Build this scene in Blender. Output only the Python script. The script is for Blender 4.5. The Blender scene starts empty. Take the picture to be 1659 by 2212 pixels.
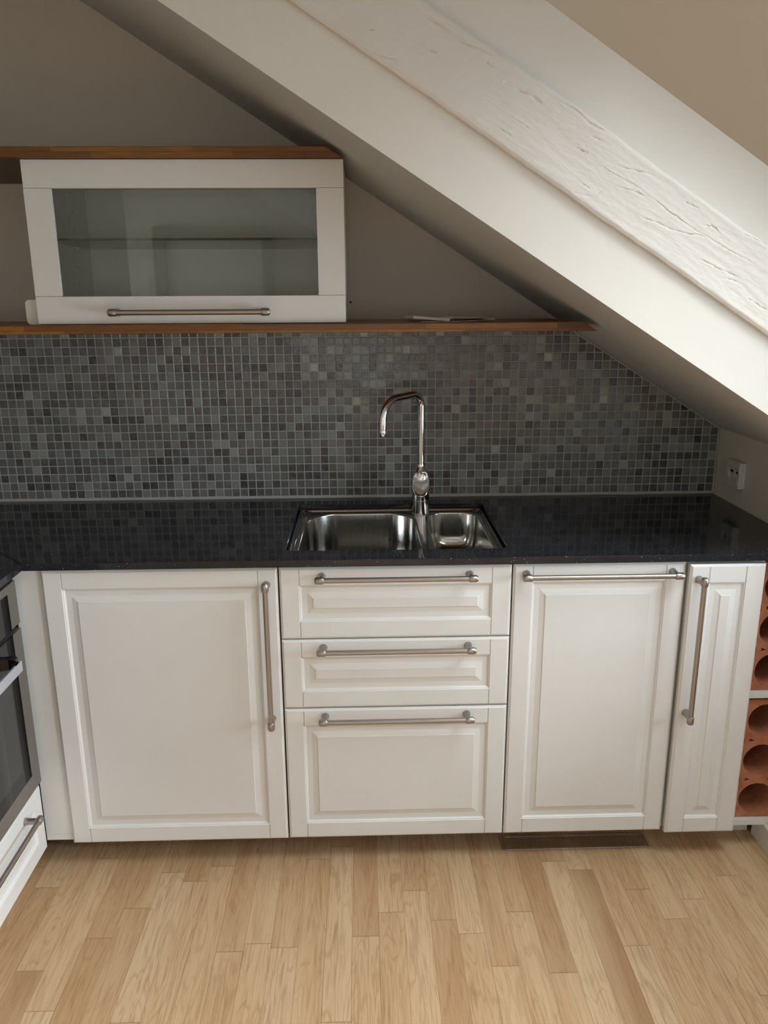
import bpy, bmesh, math, random
import numpy as np
from mathutils import Vector, Matrix, noise

random.seed(7)
S = bpy.context.scene
COL = S.collection

# ------------------------------------------------------------------ camera, light, exposure
W, H, FPX = 1659, 2212, 1700.0
CAM = Vector((0.8214, -1.8998, 1.5307))
PITCH, YAW, ROLL = 0.2606, 0.0259, -0.0057
cy, sy, cp, sp, cr, sr = (math.cos(YAW), math.sin(YAW), math.cos(PITCH), math.sin(PITCH), math.cos(ROLL), math.sin(ROLL))
fwd = Vector((sy * cp, cy * cp, -sp))
rt = Vector((cy, -sy, 0))
up = rt.cross(fwd)
rt2, up2 = rt * cr + up * sr, up * cr - rt * sr
cam_d = bpy.data.cameras.new('camera')
cam = bpy.data.objects.new('camera', cam_d)
COL.objects.link(cam)
M = Matrix((rt2, up2, -fwd)).transposed().to_4x4()
M.translation = CAM
cam.matrix_world = M
cam_d.sensor_fit = 'HORIZONTAL'
cam_d.sensor_width = 36.0
cam_d.lens = 36.0 * FPX / W
cam_d.clip_start = 0.02
S.camera = cam

S.view_settings.view_transform = 'Standard'
S.view_settings.look = 'None'
S.view_settings.gamma = 1.0
S.view_settings.use_curve_mapping = False
S.view_settings.exposure = 0.17

world = bpy.data.worlds.new('sky')
S.world = world
world.use_nodes = True
bg = world.node_tree.nodes['Background']
bg.inputs['Color'].default_value = (0.75, 0.87, 1.0, 1)
bg.inputs['Strength'].default_value = 1.0

SLOPE = 0.63
SOF, BEAM0, BEAM1, TOP = 2.382, 2.547, 2.722, 2.878              # z-intercepts of the parallel sloping lines
YC = -0.10                                                       # plane of the sloping cheek with the beam
XR, XR2, XL, YB, YR = 1.994, 2.50, -0.68, 0.643, -5.0            # inner faces of the walls
XL2, YL = -2.6, -3.0                                            # unseen room widens left behind the camera; side wall lengthened to block light
YC2, FLAT = -1.175, 2.42                                         # far side of the first window bay; flat ceiling
B2Y0, B2Y1 = -3.20, -1.45                                        # second window bay behind the camera
BAY = 3.10                                                       # z-intercept of the sloping roof over the bay
WIN_Y0, WIN_Y1, WIN_Z0, WIN_Z1 = -1.12, -0.30, 0.80, 1.44        # low window in the end wall of the bay, facing -x
SKY_X0, SKY_X1, SKY_Y0, SKY_Y1 = 1.45, 2.25, -1.10, -0.26
SKY2_Y0, SKY2_Y1 = -3.05, -1.95        # roof window above it
ANG = math.atan(SLOPE)
RW_X0, RW_X1, RW_Z0, RW_Z1 = 0.35, 1.30, 0.75, 1.50             # added fill window in the unseen wall behind the camera


def area(name, loc, rot, sx, sy_, power, col):
    d = bpy.data.lights.new(name, 'AREA')
    d.shape = 'RECTANGLE'
    d.size, d.size_y = sx, sy_
    d.energy = power
    d.color = col
    o = bpy.data.objects.new(name, d)
    o.location = loc
    o.rotation_euler = rot
    COL.objects.link(o)
    return o


# daylight through the bay windows, then added fill from behind the camera
W2_Y0, W2_Y1 = -3.00, -1.90                                      # low window of the second bay
for nm_, y0_, y1_, pw_ in (('daylight_bay_window', WIN_Y0, WIN_Y1, 31), ('daylight_second_bay_window', W2_Y0, W2_Y1, 125)):
    area(nm_, (XR2 + 0.22, (y0_ + y1_) / 2, (WIN_Z0 + WIN_Z1) / 2), (0, math.radians(90), 0), WIN_Z1 - WIN_Z0, y1_ - y0_, pw_, (0.80, 0.90, 1.0))
SKY_OUT = 0.22
for nm_, y0_, y1_, pw_ in (('daylight_roof_window', SKY_Y0, SKY_Y1, 25), ('daylight_second_roof_window', SKY2_Y0, SKY2_Y1, 80)):
    area(nm_, ((SKY_X0 + SKY_X1) / 2 + SKY_OUT * math.sin(ANG), (y0_ + y1_) / 2, BAY - SLOPE * (SKY_X0 + SKY_X1) / 2 + SKY_OUT * math.cos(ANG)), (0, ANG, 0), (SKY_X1 - SKY_X0) / math.cos(ANG), y1_ - y0_, pw_, (0.90, 0.95, 1.0) if y1_ > -1 else (0.98, 0.98, 0.98))
area('fill_light_rear', ((RW_X0 + RW_X1) / 2, YR - 0.17, (RW_Z0 + RW_Z1) / 2), (math.radians(90), 0, 0), RW_X1 - RW_X0, RW_Z1 - RW_Z0, 9, (1.0, 0.95, 0.88))  # added fill lamp behind the camera
area('fill_light_left', (XL2 - 0.17, -4.15, 1.5), (0, math.radians(-90), 0), 1.2, 1.3, 75, (1.0, 0.96, 0.90))  # added lamp to brighten the rear wall mirrored in the cabinet glass


# ------------------------------------------------------------------ helpers
def lin(h):
    h = h.lstrip('#')
    out = []
    for i in (0, 2, 4):
        c = int(h[i:i + 2], 16) / 255
        out.append(c / 12.92 if c <= 0.04045 else ((c + 0.055) / 1.055) ** 2.4)
    return (*out, 1.0)


def new_mat(name):
    m = bpy.data.materials.new(name)
    m.use_nodes = True
    nt = m.node_tree
    b = nt.nodes['Principled BSDF']
    return m, nt, b


def N(nt, t, **kw):
    n = nt.nodes.new(t)
    for k, v in kw.items():
        if k in n.inputs.keys():
            n.inputs[k].default_value = v
        else:
            setattr(n, k, v)
    return n


def L(nt, a, b):
    nt.links.new(a, b)


def MATH(nt, op, a, b=None, c=None):
    n = nt.nodes.new('ShaderNodeMath')
    n.operation = op
    for i, v in enumerate((a, b, c)):
        if v is None:
            continue
        if isinstance(v, (int, float)):
            n.inputs[i].default_value = v
        else:
            nt.links.new(v, n.inputs[i])
    return n.outputs[0]


def MIX(nt, fac, a, b, blend='MIX'):
    n = nt.nodes.new('ShaderNodeMix')
    n.data_type = 'RGBA'
    n.blend_type = blend
    for i, v in ((0, fac), (6, a), (7, b)):
        if isinstance(v, (int, float, tuple)):
            n.inputs[i].default_value = v
        else:
            nt.links.new(v, n.inputs[i])
    return n.outputs[2]


def RAMP(nt, fac, stops):
    n = nt.nodes.new('ShaderNodeValToRGB')
    e = n.color_ramp.elements
    while len(e) < len(stops):
        e.new(0.5)
    for el, (p, c) in zip(e, stops):
        el.position, el.color = p, c
    nt.links.new(fac, n.inputs[0])
    return n.outputs[0]


def COORD(nt, scale=(1, 1, 1), kind='Object', loc=(0, 0, 0), rot=(0, 0, 0)):
    t = nt.nodes.new('ShaderNodeTexCoord')
    mp = nt.nodes.new('ShaderNodeMapping')
    mp.inputs['Scale'].default_value = scale
    mp.inputs['Location'].default_value = loc
    mp.inputs['Rotation'].default_value = rot
    nt.links.new(t.outputs[kind], mp.inputs[0])
    return mp.outputs[0]


def NOISE(nt, vec, scale, detail=3, rough=0.5, dist=0.0, out='Fac'):
    n = N(nt, 'ShaderNodeTexNoise')
    n.inputs['Scale'].default_value = scale
    n.inputs['Detail'].default_value = detail
    n.inputs['Roughness'].default_value = rough
    n.inputs['Distortion'].default_value = dist
    nt.links.new(vec, n.inputs['Vector'])
    return n.outputs[out]


def BUMP(nt, b, height, strength=0.3, dist=0.001):
    n = N(nt, 'ShaderNodeBump')
    n.inputs['Strength'].default_value = strength
    n.inputs['Distance'].default_value = dist
    nt.links.new(height, n.inputs['Height'])
    nt.links.new(n.outputs[0], b.inputs['Normal'])


def simple(name, col, rough=0.5, metal=0.0, spec=0.5, bump=None):
    m, nt, b = new_mat(name)
    v = COORD(nt)
    f = NOISE(nt, v, 6, 2)
    c = lin(col) if isinstance(col, str) else col
    dark = tuple(x * 0.94 for x in c[:3]) + (1,)
    L(nt, MIX(nt, f, dark, c), b.inputs['Base Color'])
    b.inputs['Roughness'].default_value = rough
    b.inputs['Metallic'].default_value = metal
    b.inputs['Specular IOR Level'].default_value = spec
    if bump:
        BUMP(nt, b, NOISE(nt, v, bump[0], 3), bump[1], bump[2])
    return m


MAT = {}
MAT['wall'] = simple('wall_paint', '#d8d0c4', 0.85, spec=0.25, bump=(180, 0.25, 0.0006))
MAT['ceiling'] = simple('ceiling_paint', '#dfdad1', 0.85, spec=0.25, bump=(150, 0.2, 0.0006))
MAT['slope'] = simple('shaded_slope_tone', '#cfd1d1', 0.85, spec=0.25, bump=(150, 0.2, 0.0006))  # cooler, darker copy of the ceiling paint; soffit shade put into the colour
MAT['door_frame'] = simple('door_frame_paint', '#8f877b', 0.5)
MAT['left'] = simple('greige_wall_paint', '#9a9284', 0.85, spec=0.25)  # darker tone on the unseen left wall, chosen to cut bounced light
MAT['rear'] = simple('rear_wall_paint', '#ece8e0', 0.85, spec=0.25)
MAT['lacquer'] = simple('white_lacquer', '#dedcd8', 0.38, spec=0.45)
MAT['carcass'] = simple('white_melamine', '#dcdad4', 0.45)
MAT['carcass_gap_shade'] = simple('gap_shade_board', '#5d5148', 0.6)  # darkened board; shade in the gaps between fronts put into the colour
MAT['lit_melamine'] = simple('lit_tone_melamine', '#f0efea', 0.5)  # lightened melamine; light on filler and in wall cabinet put into colour
MAT['plastic'] = simple('white_plastic', '#deddd2', 0.35)
MAT['socket'] = simple('socket_plastic', '#cfcdc8', 0.4)
MAT['dark'] = simple('dark_void', '#060505', 0.8)
MAT['black_plastic'] = simple('black_plastic', '#0b0c0e', 0.3)
MAT['grout'] = simple('grey_grout', '#a6a7a2', 0.8, spec=0.3, bump=(400, 0.3, 0.0005))
MAT['paper'] = simple('white_paper', '#e6e4e0', 0.7)
MAT['chrome'] = simple('chrome', (0.78, 0.78, 0.79, 1), 0.05, metal=1.0)
MAT['oven_steel'] = simple('brushed_oven_steel', '#8f8a85', 0.42, metal=0.75)
MAT['oven_bar'] = simple('pale_aluminium', '#c9cad2', 0.4, metal=0.6)


def steel(name, col, rough, scale):
    m, nt, b = new_mat(name)
    v = COORD(nt, scale)
    f = NOISE(nt, v, 1.0, 2)
    c = lin(col)
    L(nt, MIX(nt, f, tuple(x * 0.8 for x in c[:3]) + (1,), c), b.inputs['Base Color'])
    L(nt, MATH(nt, 'MULTIPLY_ADD', f, 0.12, rough - 0.06), b.inputs['Roughness'])
    b.inputs['Metallic'].default_value = 1.0
    return m


MAT['handle'] = steel('brushed_handle_steel', '#b3aca6', 0.36, (30, 2000, 2000))
MAT['bowl'] = steel('brushed_sink_steel', '#c4c2be', 0.15, (900, 900, 15))
MAT['sink'] = steel('satin_sink_steel', '#c2c0bc', 0.12, (300, 300, 300))


def glass_mat(name, tint, ior=1.5, rough=0.0):
    m = bpy.data.materials.new(name)
    m.use_nodes = True
    nt = m.node_tree
    nt.nodes.clear()
    out = N(nt, 'ShaderNodeOutputMaterial')
    tr = N(nt, 'ShaderNodeBsdfTransparent')
    tr.inputs[0].default_value = tint
    gl = N(nt, 'ShaderNodeBsdfGlossy')
    gl.inputs['Roughness'].default_value = rough
    fr = N(nt, 'ShaderNodeFresnel')
    fr.inputs[0].default_value = ior
    mx = N(nt, 'ShaderNodeMixShader')
    L(nt, fr.outputs[0], mx.inputs[0])
    L(nt, tr.outputs[0], mx.inputs[1])
    L(nt, gl.outputs[0], mx.inputs[2])
    L(nt, mx.outputs[0], out.inputs[0])
    return m


MAT['pane'] = glass_mat('cabinet_glass', (0.983, 1.0, 0.988, 1), 1.5)
MAT['window_glass'] = glass_mat('window_glass', (0.97, 0.98, 0.98, 1), 1.45)
MAT['shelf_glass'] = glass_mat('green_glass_edge', (0.86, 0.93, 0.90, 1), 1.5)
MAT['glass_edge'] = simple('dark_green_glass_edge', '#1c3a30', 0.1)
MAT['mat_plastic'] = glass_mat('smoky_clear_plastic', (0.74, 0.72, 0.70, 1), 1.35, 0.3)
tn = MAT['mat_plastic'].node_tree
for lk in list(tn.links):
    if lk.from_node.type == 'FRESNEL':
        lk.to_socket.default_value = 0.10
        tn.links.remove(lk)
MAT['oven_glass'] = simple('black_oven_glass', '#101214', 0.06)
MAT['oven_window'] = simple('grey_oven_window', '#2b2e2c', 0.08)


def quartz():
    m, nt, b = new_mat('black_quartz')
    v = COORD(nt)
    col = lin('#0d0d0f')
    base = MIX(nt, NOISE(nt, v, 300, 3), lin('#131316'), lin('#2c2d34'))
    for sc, thr, cut, tint in ((300, 0.17, 0.86, '#777980'), (150, 0.13, 0.84, '#c4c6c9')):
        vo = N(nt, 'ShaderNodeTexVoronoi')
        vo.inputs['Scale'].default_value = sc
        L(nt, v, vo.inputs['Vector'])
        near = MATH(nt, 'LESS_THAN', vo.outputs['Distance'], thr)
        sep = N(nt, 'ShaderNodeSeparateColor')
        L(nt, vo.outputs['Color'], sep.inputs[0])
        pick = MATH(nt, 'GREATER_THAN', sep.outputs[0], cut)
        base = MIX(nt, MATH(nt, 'MULTIPLY', near, pick), base, lin(tint))
    L(nt, base, b.inputs['Base Color'])
    b.inputs['Roughness'].default_value = 0.07
    b.inputs['Specular IOR Level'].default_value = 0.36
    return m


MAT['quartz'] = quartz()


def oak_shelf():
    m, nt, b = new_mat('oiled_oak_staves')
    # staves run along X; each about 22 mm wide (in Z and Y) and 0.35 m long
    t = nt.nodes.new('ShaderNodeTexCoord')
    sep = N(nt, 'ShaderNodeSeparateXYZ')
    L(nt, t.outputs['Object'], sep.inputs[0])
    zrow = MATH(nt, 'FLOOR', MATH(nt, 'MULTIPLY_ADD', sep.outputs[2], 75.0, 0.35))
    yrow = MATH(nt, 'FLOOR', MATH(nt, 'MULTIPLY', sep.outputs[1], 26.0))
    row = MATH(nt, 'MULTIPLY_ADD', yrow, 7.31, zrow)
    wn = N(nt, 'ShaderNodeTexWhiteNoise', noise_dimensions='1D')
    L(nt, row, wn.inputs['W'])
    seg = MATH(nt, 'FLOOR', MATH(nt, 'MULTIPLY_ADD', sep.outputs[0], 2.9, MATH(nt, 'MULTIPLY', wn.outputs[0], 9)))
    wn2 = N(nt, 'ShaderNodeTexWhiteNoise', noise_dimensions='2D')
    cb = N(nt, 'ShaderNodeCombineXYZ')
    L(nt, row, cb.inputs[0])
    L(nt, seg, cb.inputs[1])
    L(nt, cb.outputs[0], wn2.inputs['Vector'])
    stave = RAMP(nt, wn2.outputs[0], [(0.0, lin('#5c3a10')), (0.35, lin('#805014')), (0.7, lin('#97651d')), (1.0, lin('#714511'))])
    gv = COORD(nt, (14, 300, 300))
    gv2 = COORD(nt, (3, 60, 120))
    g = NOISE(nt, gv, 1.0, 4, 0.6, 0.6)
    g2 = NOISE(nt, gv2, 1.0, 3, 0.6, 1.0)
    c = MIX(nt, RAMP(nt, g, [(0.42, (0, 0, 0, 1)), (0.7, (1, 1, 1, 1))]), stave, MIX(nt, 0.55, stave, lin('#4a240a')))
    c = MIX(nt, RAMP(nt, g2, [(0.55, (0, 0, 0, 1)), (0.75, (0.7, 0.7, 0.7, 1))]), c, MIX(nt, 0.6, c, lin('#4a240a')))
    fz = MATH(nt, 'FRACT', MATH(nt, 'MULTIPLY_ADD', sep.outputs[2], 75.0, 0.35))
    line = MATH(nt, 'LESS_THAN', fz, 0.09)
    c = MIX(nt, MATH(nt, 'MULTIPLY', line, 0.75), c, lin('#351a08'))
    L(nt, c, b.inputs['Base Color'])
    b.inputs['Roughness'].default_value = 0.4
    BUMP(nt, b, g, 0.25, 0.0006)
    return m


MAT['oak'] = oak_shelf()


def parquet():
    m, nt, b = new_mat('oak_strip_parquet')
    t = nt.nodes.new('ShaderNodeTexCoord')
    sep = N(nt, 'ShaderNodeSeparateXYZ')
    L(nt, t.outputs['Object'], sep.inputs[0])
    xs = MATH(nt, 'MULTIPLY_ADD', sep.outputs[0], 1 / 0.0665, 0.30)
    colid = MATH(nt, 'FLOOR', xs)
    wn = N(nt, 'ShaderNodeTexWhiteNoise', noise_dimensions='1D')
    L(nt, colid, wn.inputs['W'])
    wsep = N(nt, 'ShaderNodeSeparateColor')
    L(nt, wn.outputs['Color'], wsep.inputs[0])
    ln = MATH(nt, 'MULTIPLY_ADD', wsep.outputs[1], 0.8, 1.5)
    ys = MATH(nt, 'ADD', MATH(nt, 'MULTIPLY', sep.outputs[1], ln), MATH(nt, 'MULTIPLY', wsep.outputs[0], 13.0))
    rowid = MATH(nt, 'FLOOR', ys)
    cb = N(nt, 'ShaderNodeCombineXYZ')
    L(nt, colid, cb.inputs[0])
    L(nt, rowid, cb.inputs[1])
    w2 = N(nt, 'ShaderNodeTexWhiteNoise', noise_dimensions='2D')
    L(nt, cb.outputs[0], w2.inputs['Vector'])
    base = RAMP(nt, w2.outputs[0], [(0.0, lin('#a47f5b')), (0.10, lin('#b69069')), (0.5, lin('#bf9b74')), (0.8, lin('#c6a47d')), (1.0, lin('#cbad89'))])
    # grain: stretched along the stave, different for each stave
    off = N(nt, 'ShaderNodeVectorMath', operation='SCALE')
    L(nt, w2.outputs['Color'], off.inputs[0])
    off.inputs['Scale'].default_value = 40.0
    add = N(nt, 'ShaderNodeVectorMath', operation='ADD')
    L(nt, t.outputs['Object'], add.inputs[0])
    L(nt, off.outputs[0], add.inputs[1])

    def mapped(sc):
        mp = nt.nodes.new('ShaderNodeMapping')
        mp.inputs['Scale'].default_value = sc
        L(nt, add.outputs[0], mp.inputs[0])
        return mp.outputs[0]
    fine = NOISE(nt, mapped((260, 9, 1)), 1.0, 4, 0.6)
    wave = NOISE(nt, mapped((22, 2.6, 1)), 1.0, 2, 0.5, 0.7)
    rings = MATH(nt, 'PINGPONG', MATH(nt, 'MULTIPLY', wave, 9.0), 0.5)
    rings = RAMP(nt, rings, [(0.30, (0, 0, 0, 1)), (0.5, (1, 1, 1, 1))])
    c = MIX(nt, MATH(nt, 'MULTIPLY', rings, 0.36), base, lin('#946d42'))
    c = MIX(nt, RAMP(nt, fine, [(0.48, (0, 0, 0, 1)), (0.78, (0.75, 0.75, 0.75, 1))]), c, lin('#8a6440'))
    blot = NOISE(nt, mapped((14, 1.2, 1)), 1.0, 2)
    c = MIX(nt, RAMP(nt, blot, [(0.45, (0, 0, 0, 1)), (0.8, (0.5, 0.5, 0.5, 1))]), c, lin('#d8bd95'))
    # few dark knots and streaks
    kn = NOISE(nt, mapped((40, 9, 1)), 1.0, 1, 0.5)
    c = MIX(nt, RAMP(nt, kn, [(0.79, (0, 0, 0, 1)), (0.86, (0.8, 0.8, 0.8, 1))]), c, lin('#5a4128'))
    fx = MATH(nt, 'FRACT', xs)
    fy = MATH(nt, 'FRACT', ys)
    gx = MATH(nt, 'LESS_THAN', fx, 0.016)
    gy = MATH(nt, 'LESS_THAN', fy, 0.0035)
    gap = MATH(nt, 'MAXIMUM', gx, gy)
    c = MIX(nt, MATH(nt, 'MULTIPLY', gap, 0.55), c, lin('#5c4024'))
    L(nt, c, b.inputs['Base Color'])
    L(nt, MATH(nt, 'MULTIPLY_ADD', fine, 0.15, 0.36), b.inputs['Roughness'])
    b.inputs['Specular IOR Level'].default_value = 0.4
    BUMP(nt, b, MATH(nt, 'SUBTRACT', MATH(nt, 'MULTIPLY', fine, 0.3), gap), 0.25, 0.0006)
    return m


MAT['floor'] = parquet()


def tile_mat():
    m, nt, b = new_mat('grey_mosaic_glaze')
    at = N(nt, 'ShaderNodeAttribute')
    at.attribute_name = 'tile_colour'
    v = COORD(nt)
    cloud = NOISE(nt, v, 55, 3)
    c = MIX(nt, RAMP(nt, cloud, [(0.3, (0, 0, 0, 1)), (0.8, (0.3, 0.3, 0.3, 1))]), at.outputs['Color'], lin('#8a8a86'))
    L(nt, c, b.inputs['Base Color'])
    b.inputs['Roughness'].default_value = 0.22
    b.inputs['Specular IOR Level'].default_value = 0.5
    BUMP(nt, b, NOISE(nt, v, 90, 2), 0.4, 0.0016)
    return m


MAT['tile'] = tile_mat()


def terracotta():
    m, nt, b = new_mat('terracotta_clay')
    v = COORD(nt)
    f = NOISE(nt, v, 25, 4)
    c = RAMP(nt, f, [(0.25, lin('#9c5a3c')), (0.6, lin('#b47454')), (0.85, lin('#c28666'))])
    sp_ = NOISE(nt, v, 220, 2)
    c = MIX(nt, RAMP(nt, sp_, [(0.7, (0, 0, 0, 1)), (0.8, (0.6, 0.6, 0.6, 1))]), c, lin('#dcb596'))
    L(nt, c, b.inputs['Base Color'])
    b.inputs['Roughness'].default_value = 0.9
    BUMP(nt, b, NOISE(nt, v, 120, 4), 0.6, 0.003)
    return m


MAT['clay'] = terracotta()


def beam_paint():
    m, nt, b = new_mat('white_painted_old_timber')
    b.inputs['Base Color'].default_value = lin('#e3dfd8')
    v = COORD(nt, (1, 1, 1), 'Object', rot=(0, math.atan(SLOPE), 0))
    v2 = nt.nodes.new('ShaderNodeMapping')
    v2.inputs['Scale'].default_value = (12, 60, 90)
    L(nt, v, v2.inputs[0])
    n1 = NOISE(nt, v2.outputs[0], 1.0, 5, 0.6)
    L(nt, MIX(nt, n1, lin('#d6d0c8'), lin('#ddd8d0')), b.inputs['Base Color'])
    b.inputs['Roughness'].default_value = 0.55
    b.inputs['Specular IOR Level'].default_value = 0.35
    BUMP(nt, b, n1, 0.25, 0.002)
    return m


MAT['beam'] = beam_paint()


class MB:
    """collects faces and links them as one mesh object"""

    def __init__(self):
        self.v, self.f, self.s, self.mi = [], [], [], []

    def add(self, verts, faces, smooth=False, mi=0):
        o = len(self.v)
        self.v += [tuple(p) for p in verts]
        for f in faces:
            self.f.append([i + o for i in f])
            self.s.append(smooth)
            self.mi.append(mi)
        return self

    def quad(self, a, b, c, d, mi=0):
        return self.add([a, b, c, d], [(0, 1, 2, 3)], False, mi)

    def box(self, x0, x1, y0, y1, z0, z1, bev=0.0, mi=0):
        if bev <= 0:
            vs = [(x, y, z) for z in (z0, z1) for y in (y0, y1) for x in (x0, x1)]
            return self.add(vs, [(0, 2, 3, 1), (4, 5, 7, 6), (0, 1, 5, 4), (2, 6, 7, 3), (0, 4, 6, 2), (1, 3, 7, 5)], False, mi)
        bm = bmesh.new()
        bmesh.ops.create_cube(bm, size=1)
        for v in bm.verts:
            v.co = Vector(((x0 + x1) / 2 + v.co.x * (x1 - x0), (y0 + y1) / 2 + v.co.y * (y1 - y0), (z0 + z1) / 2 + v.co.z * (z1 - z0)))
        bmesh.ops.bevel(bm, geom=bm.edges[:], offset=bev, segments=2, affect='EDGES', profile=0.6)
        bm.verts.index_update()
        self.add([v.co[:] for v in bm.verts], [[v.index for v in f.verts] for f in bm.faces], False, mi)
        bm.free()
        return self

    def rings(self, rings, closed=True, cap0=True, cap1=True, smooth=True, mi=0):
        n = len(rings[0])
        vs = [p for r in rings for p in r]
        fs = []
        for i in range(len(rings) - 1):
            for j in range(n if closed else n - 1):
                a, b = i * n + j, i * n + (j + 1) % n
                fs.append((a, b, b + n, a + n))
        self.add(vs, fs, smooth, mi)
        if cap0:
            self.add(rings[0], [tuple(range(n))[::-1]], False, mi)
        if cap1:
            self.add(rings[-1], [tuple(range(n))], False, mi)
        return self

    def lathe(self, prof, origin, axis, n=28, smooth=True, mi=0, cap0=True, cap1=True):
        axis = Vector(axis).normalized()
        h = Vector((1, 0, 0)) if abs(axis.x) < 0.9 else Vector((0, 1, 0))
        u = axis.cross(h).normalized()
        w = axis.cross(u)
        o = Vector(origin)
        rs = [[tuple(o + axis * d + (u * math.cos(2 * math.pi * k / n) + w * math.sin(2 * math.pi * k / n)) * r) for k in range(n)] for d, r in prof]
        return self.rings(rs, True, cap0, cap1, smooth, mi)

    def tube(self, pts, r, n=20, mi=0):
        pts = [Vector(p) for p in pts]
        rs = []
        u = None
        for i, p in enumerate(pts):
            a = pts[max(i - 1, 0)]
            c = pts[min(i + 1, len(pts) - 1)]
            t = (c - a).normalized()
            if u is None:
                u = t.cross(Vector((0.31, 0.95, 0.1))).normalized()
            u = (u - t * u.dot(t)).normalized()
            w = t.cross(u)
            rr = r[i] if isinstance(r, list) else r
            rs.append([tuple(p + (u * math.cos(2 * math.pi * k / n) + w * math.sin(2 * math.pi * k / n)) * rr) for k in range(n)])
        return self.rings(rs, mi=mi)

    def build(self, name, mats, parent=None, loc=None, recalc=True):
        me = bpy.data.meshes.new(name)
        me.from_pydata(self.v, [], self.f)
        if not isinstance(mats, (list, tuple)):
            mats = [mats]
        for m in mats:
            me.materials.append(m)
        me.polygons.foreach_set('use_smooth', self.s)
        me.polygons.foreach_set('material_index', self.mi)
        if recalc:
            bm = bmesh.new()
            bm.from_mesh(me)
            bmesh.ops.remove_doubles(bm, verts=bm.verts[:], dist=1e-6)
            bmesh.ops.recalc_face_normals(bm, faces=bm.faces[:])
            bm.to_mesh(me)
            bm.free()
        if any(self.s):
            me.set_sharp_from_angle(angle=math.radians(38))
        me.update()
        return link(name, me, parent, loc)


def link(name, data, parent=None, loc=None):
    o = bpy.data.objects.new(name, data)
    COL.objects.link(o)
    if parent is not None:
        o.parent = parent
    if loc is not None:
        o.location = loc
    return o


def tag(o, label, cat, group=None):
    o['label'] = label
    o['category'] = cat
    if group:
        o['group'] = group
    return o


def thing(name, label, cat, loc=(0, 0, 0), rotz=0.0, group=None):
    o = link(name, None, None, loc)
    o.rotation_euler = (0, 0, rotz)
    return tag(o, label, cat, group)


def struct(o, label=None):
    o['kind'] = 'structure'
    if label:
        o['label'] = label
    return o


def plate(name, outer, holes, z0, z1, bevel, mats, parent=None, axis='Z'):
    """flat plate with holes from a filled 2D outline; axis Y: outline is given in x,z and extruded along y"""
    cu = bpy.data.curves.new(name, 'CURVE')
    cu.dimensions = '2D'
    cu.fill_mode = 'BOTH'
    cu.extrude = (z1 - z0) / 2 - bevel
    cu.bevel_depth = bevel
    cu.bevel_resolution = 1
    cu.offset = -bevel
    for pts in [outer] + list(holes):
        sp_ = cu.splines.new('POLY')
        sp_.points.add(len(pts) - 1)
        for p, q in zip(sp_.points, pts):
            p.co = (q[0], q[1], 0, 1)
        sp_.use_cyclic_u = True
    tmp = bpy.data.objects.new(name + '_outline', cu)
    COL.objects.link(tmp)
    bpy.context.view_layer.update()
    me = bpy.data.meshes.new_from_object(tmp.evaluated_get(bpy.context.evaluated_depsgraph_get()))
    bpy.data.objects.remove(tmp)
    bpy.data.curves.remove(cu)
    c = (z0 + z1) / 2
    for v in me.vertices:
        x, y, z = v.co
        v.co = (x, y, z + c) if axis == 'Z' else (x, -z + c, y)
    me.materials.clear()
    for m in (mats if isinstance(mats, (list, tuple)) else [mats]):
        me.materials.append(m)
    me.name = name
    bm = bmesh.new()
    bm.from_mesh(me)
    bmesh.ops.remove_doubles(bm, verts=bm.verts[:], dist=1e-6)
    bmesh.ops.recalc_face_normals(bm, faces=bm.faces[:])
    for f in bm.faces:
        f.smooth = False
    bm.to_mesh(me)
    bm.free()
    return link(name, me, parent)


def rrect(x0, x1, y0, y1, r, n=8):
    rs = r if isinstance(r, (tuple, list)) else (r, r, r, r)
    out = []
    for (cx, cyy, a0, rr) in ((x1 - rs[0], y1 - rs[0], 0, rs[0]), (x0 + rs[1], y1 - rs[1], 90, rs[1]), (x0 + rs[2], y0 + rs[2], 180, rs[2]), (x1 - rs[3], y0 + rs[3], 270, rs[3])):
        for k in range(n + 1):
            a = math.radians(a0 + 90 * k / n)
            out.append((cx + rr * math.cos(a), cyy + rr * math.sin(a)))
    return out


# ------------------------------------------------------------------ room shell


def zline(c, x):
    return c - SLOPE * x


def xline(c, z):
    return (c - z) / SLOPE


m = MB().box(XL2 - 0.1, XR2 + 0.2, YR - 0.1, YB + 0.1, -0.05, 0.0)
struct(m.build('floor', MAT['floor']), 'pale oak strip parquet running towards the cabinets')

m = MB().box(XL - 0.1, XR2 + 0.1, YB, YB + 0.1, 0, 2.75)
struct(m.build('wall_back', MAT['wall']))
m = MB().box(XL - 0.1, XL, YL, YB, 0, 2.75).box(XL2, XL - 0.1, YL, YL + 0.1, 0, 2.75)  # lengthened out of view to keep the left fill off the kitchen
for (y0, y1, z0, z1) in ((-3.5, YL + 0.1, 0, 2.6), (YR, -4.8, 0, 2.6), (-4.8, -3.5, 0, 0.9), (-4.8, -3.5, 2.1, 2.6)):
    m.box(XL2 - 0.12, XL2, y0, y1, z0, z1)
struct(m.build('wall_left', MAT['left']))

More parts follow.
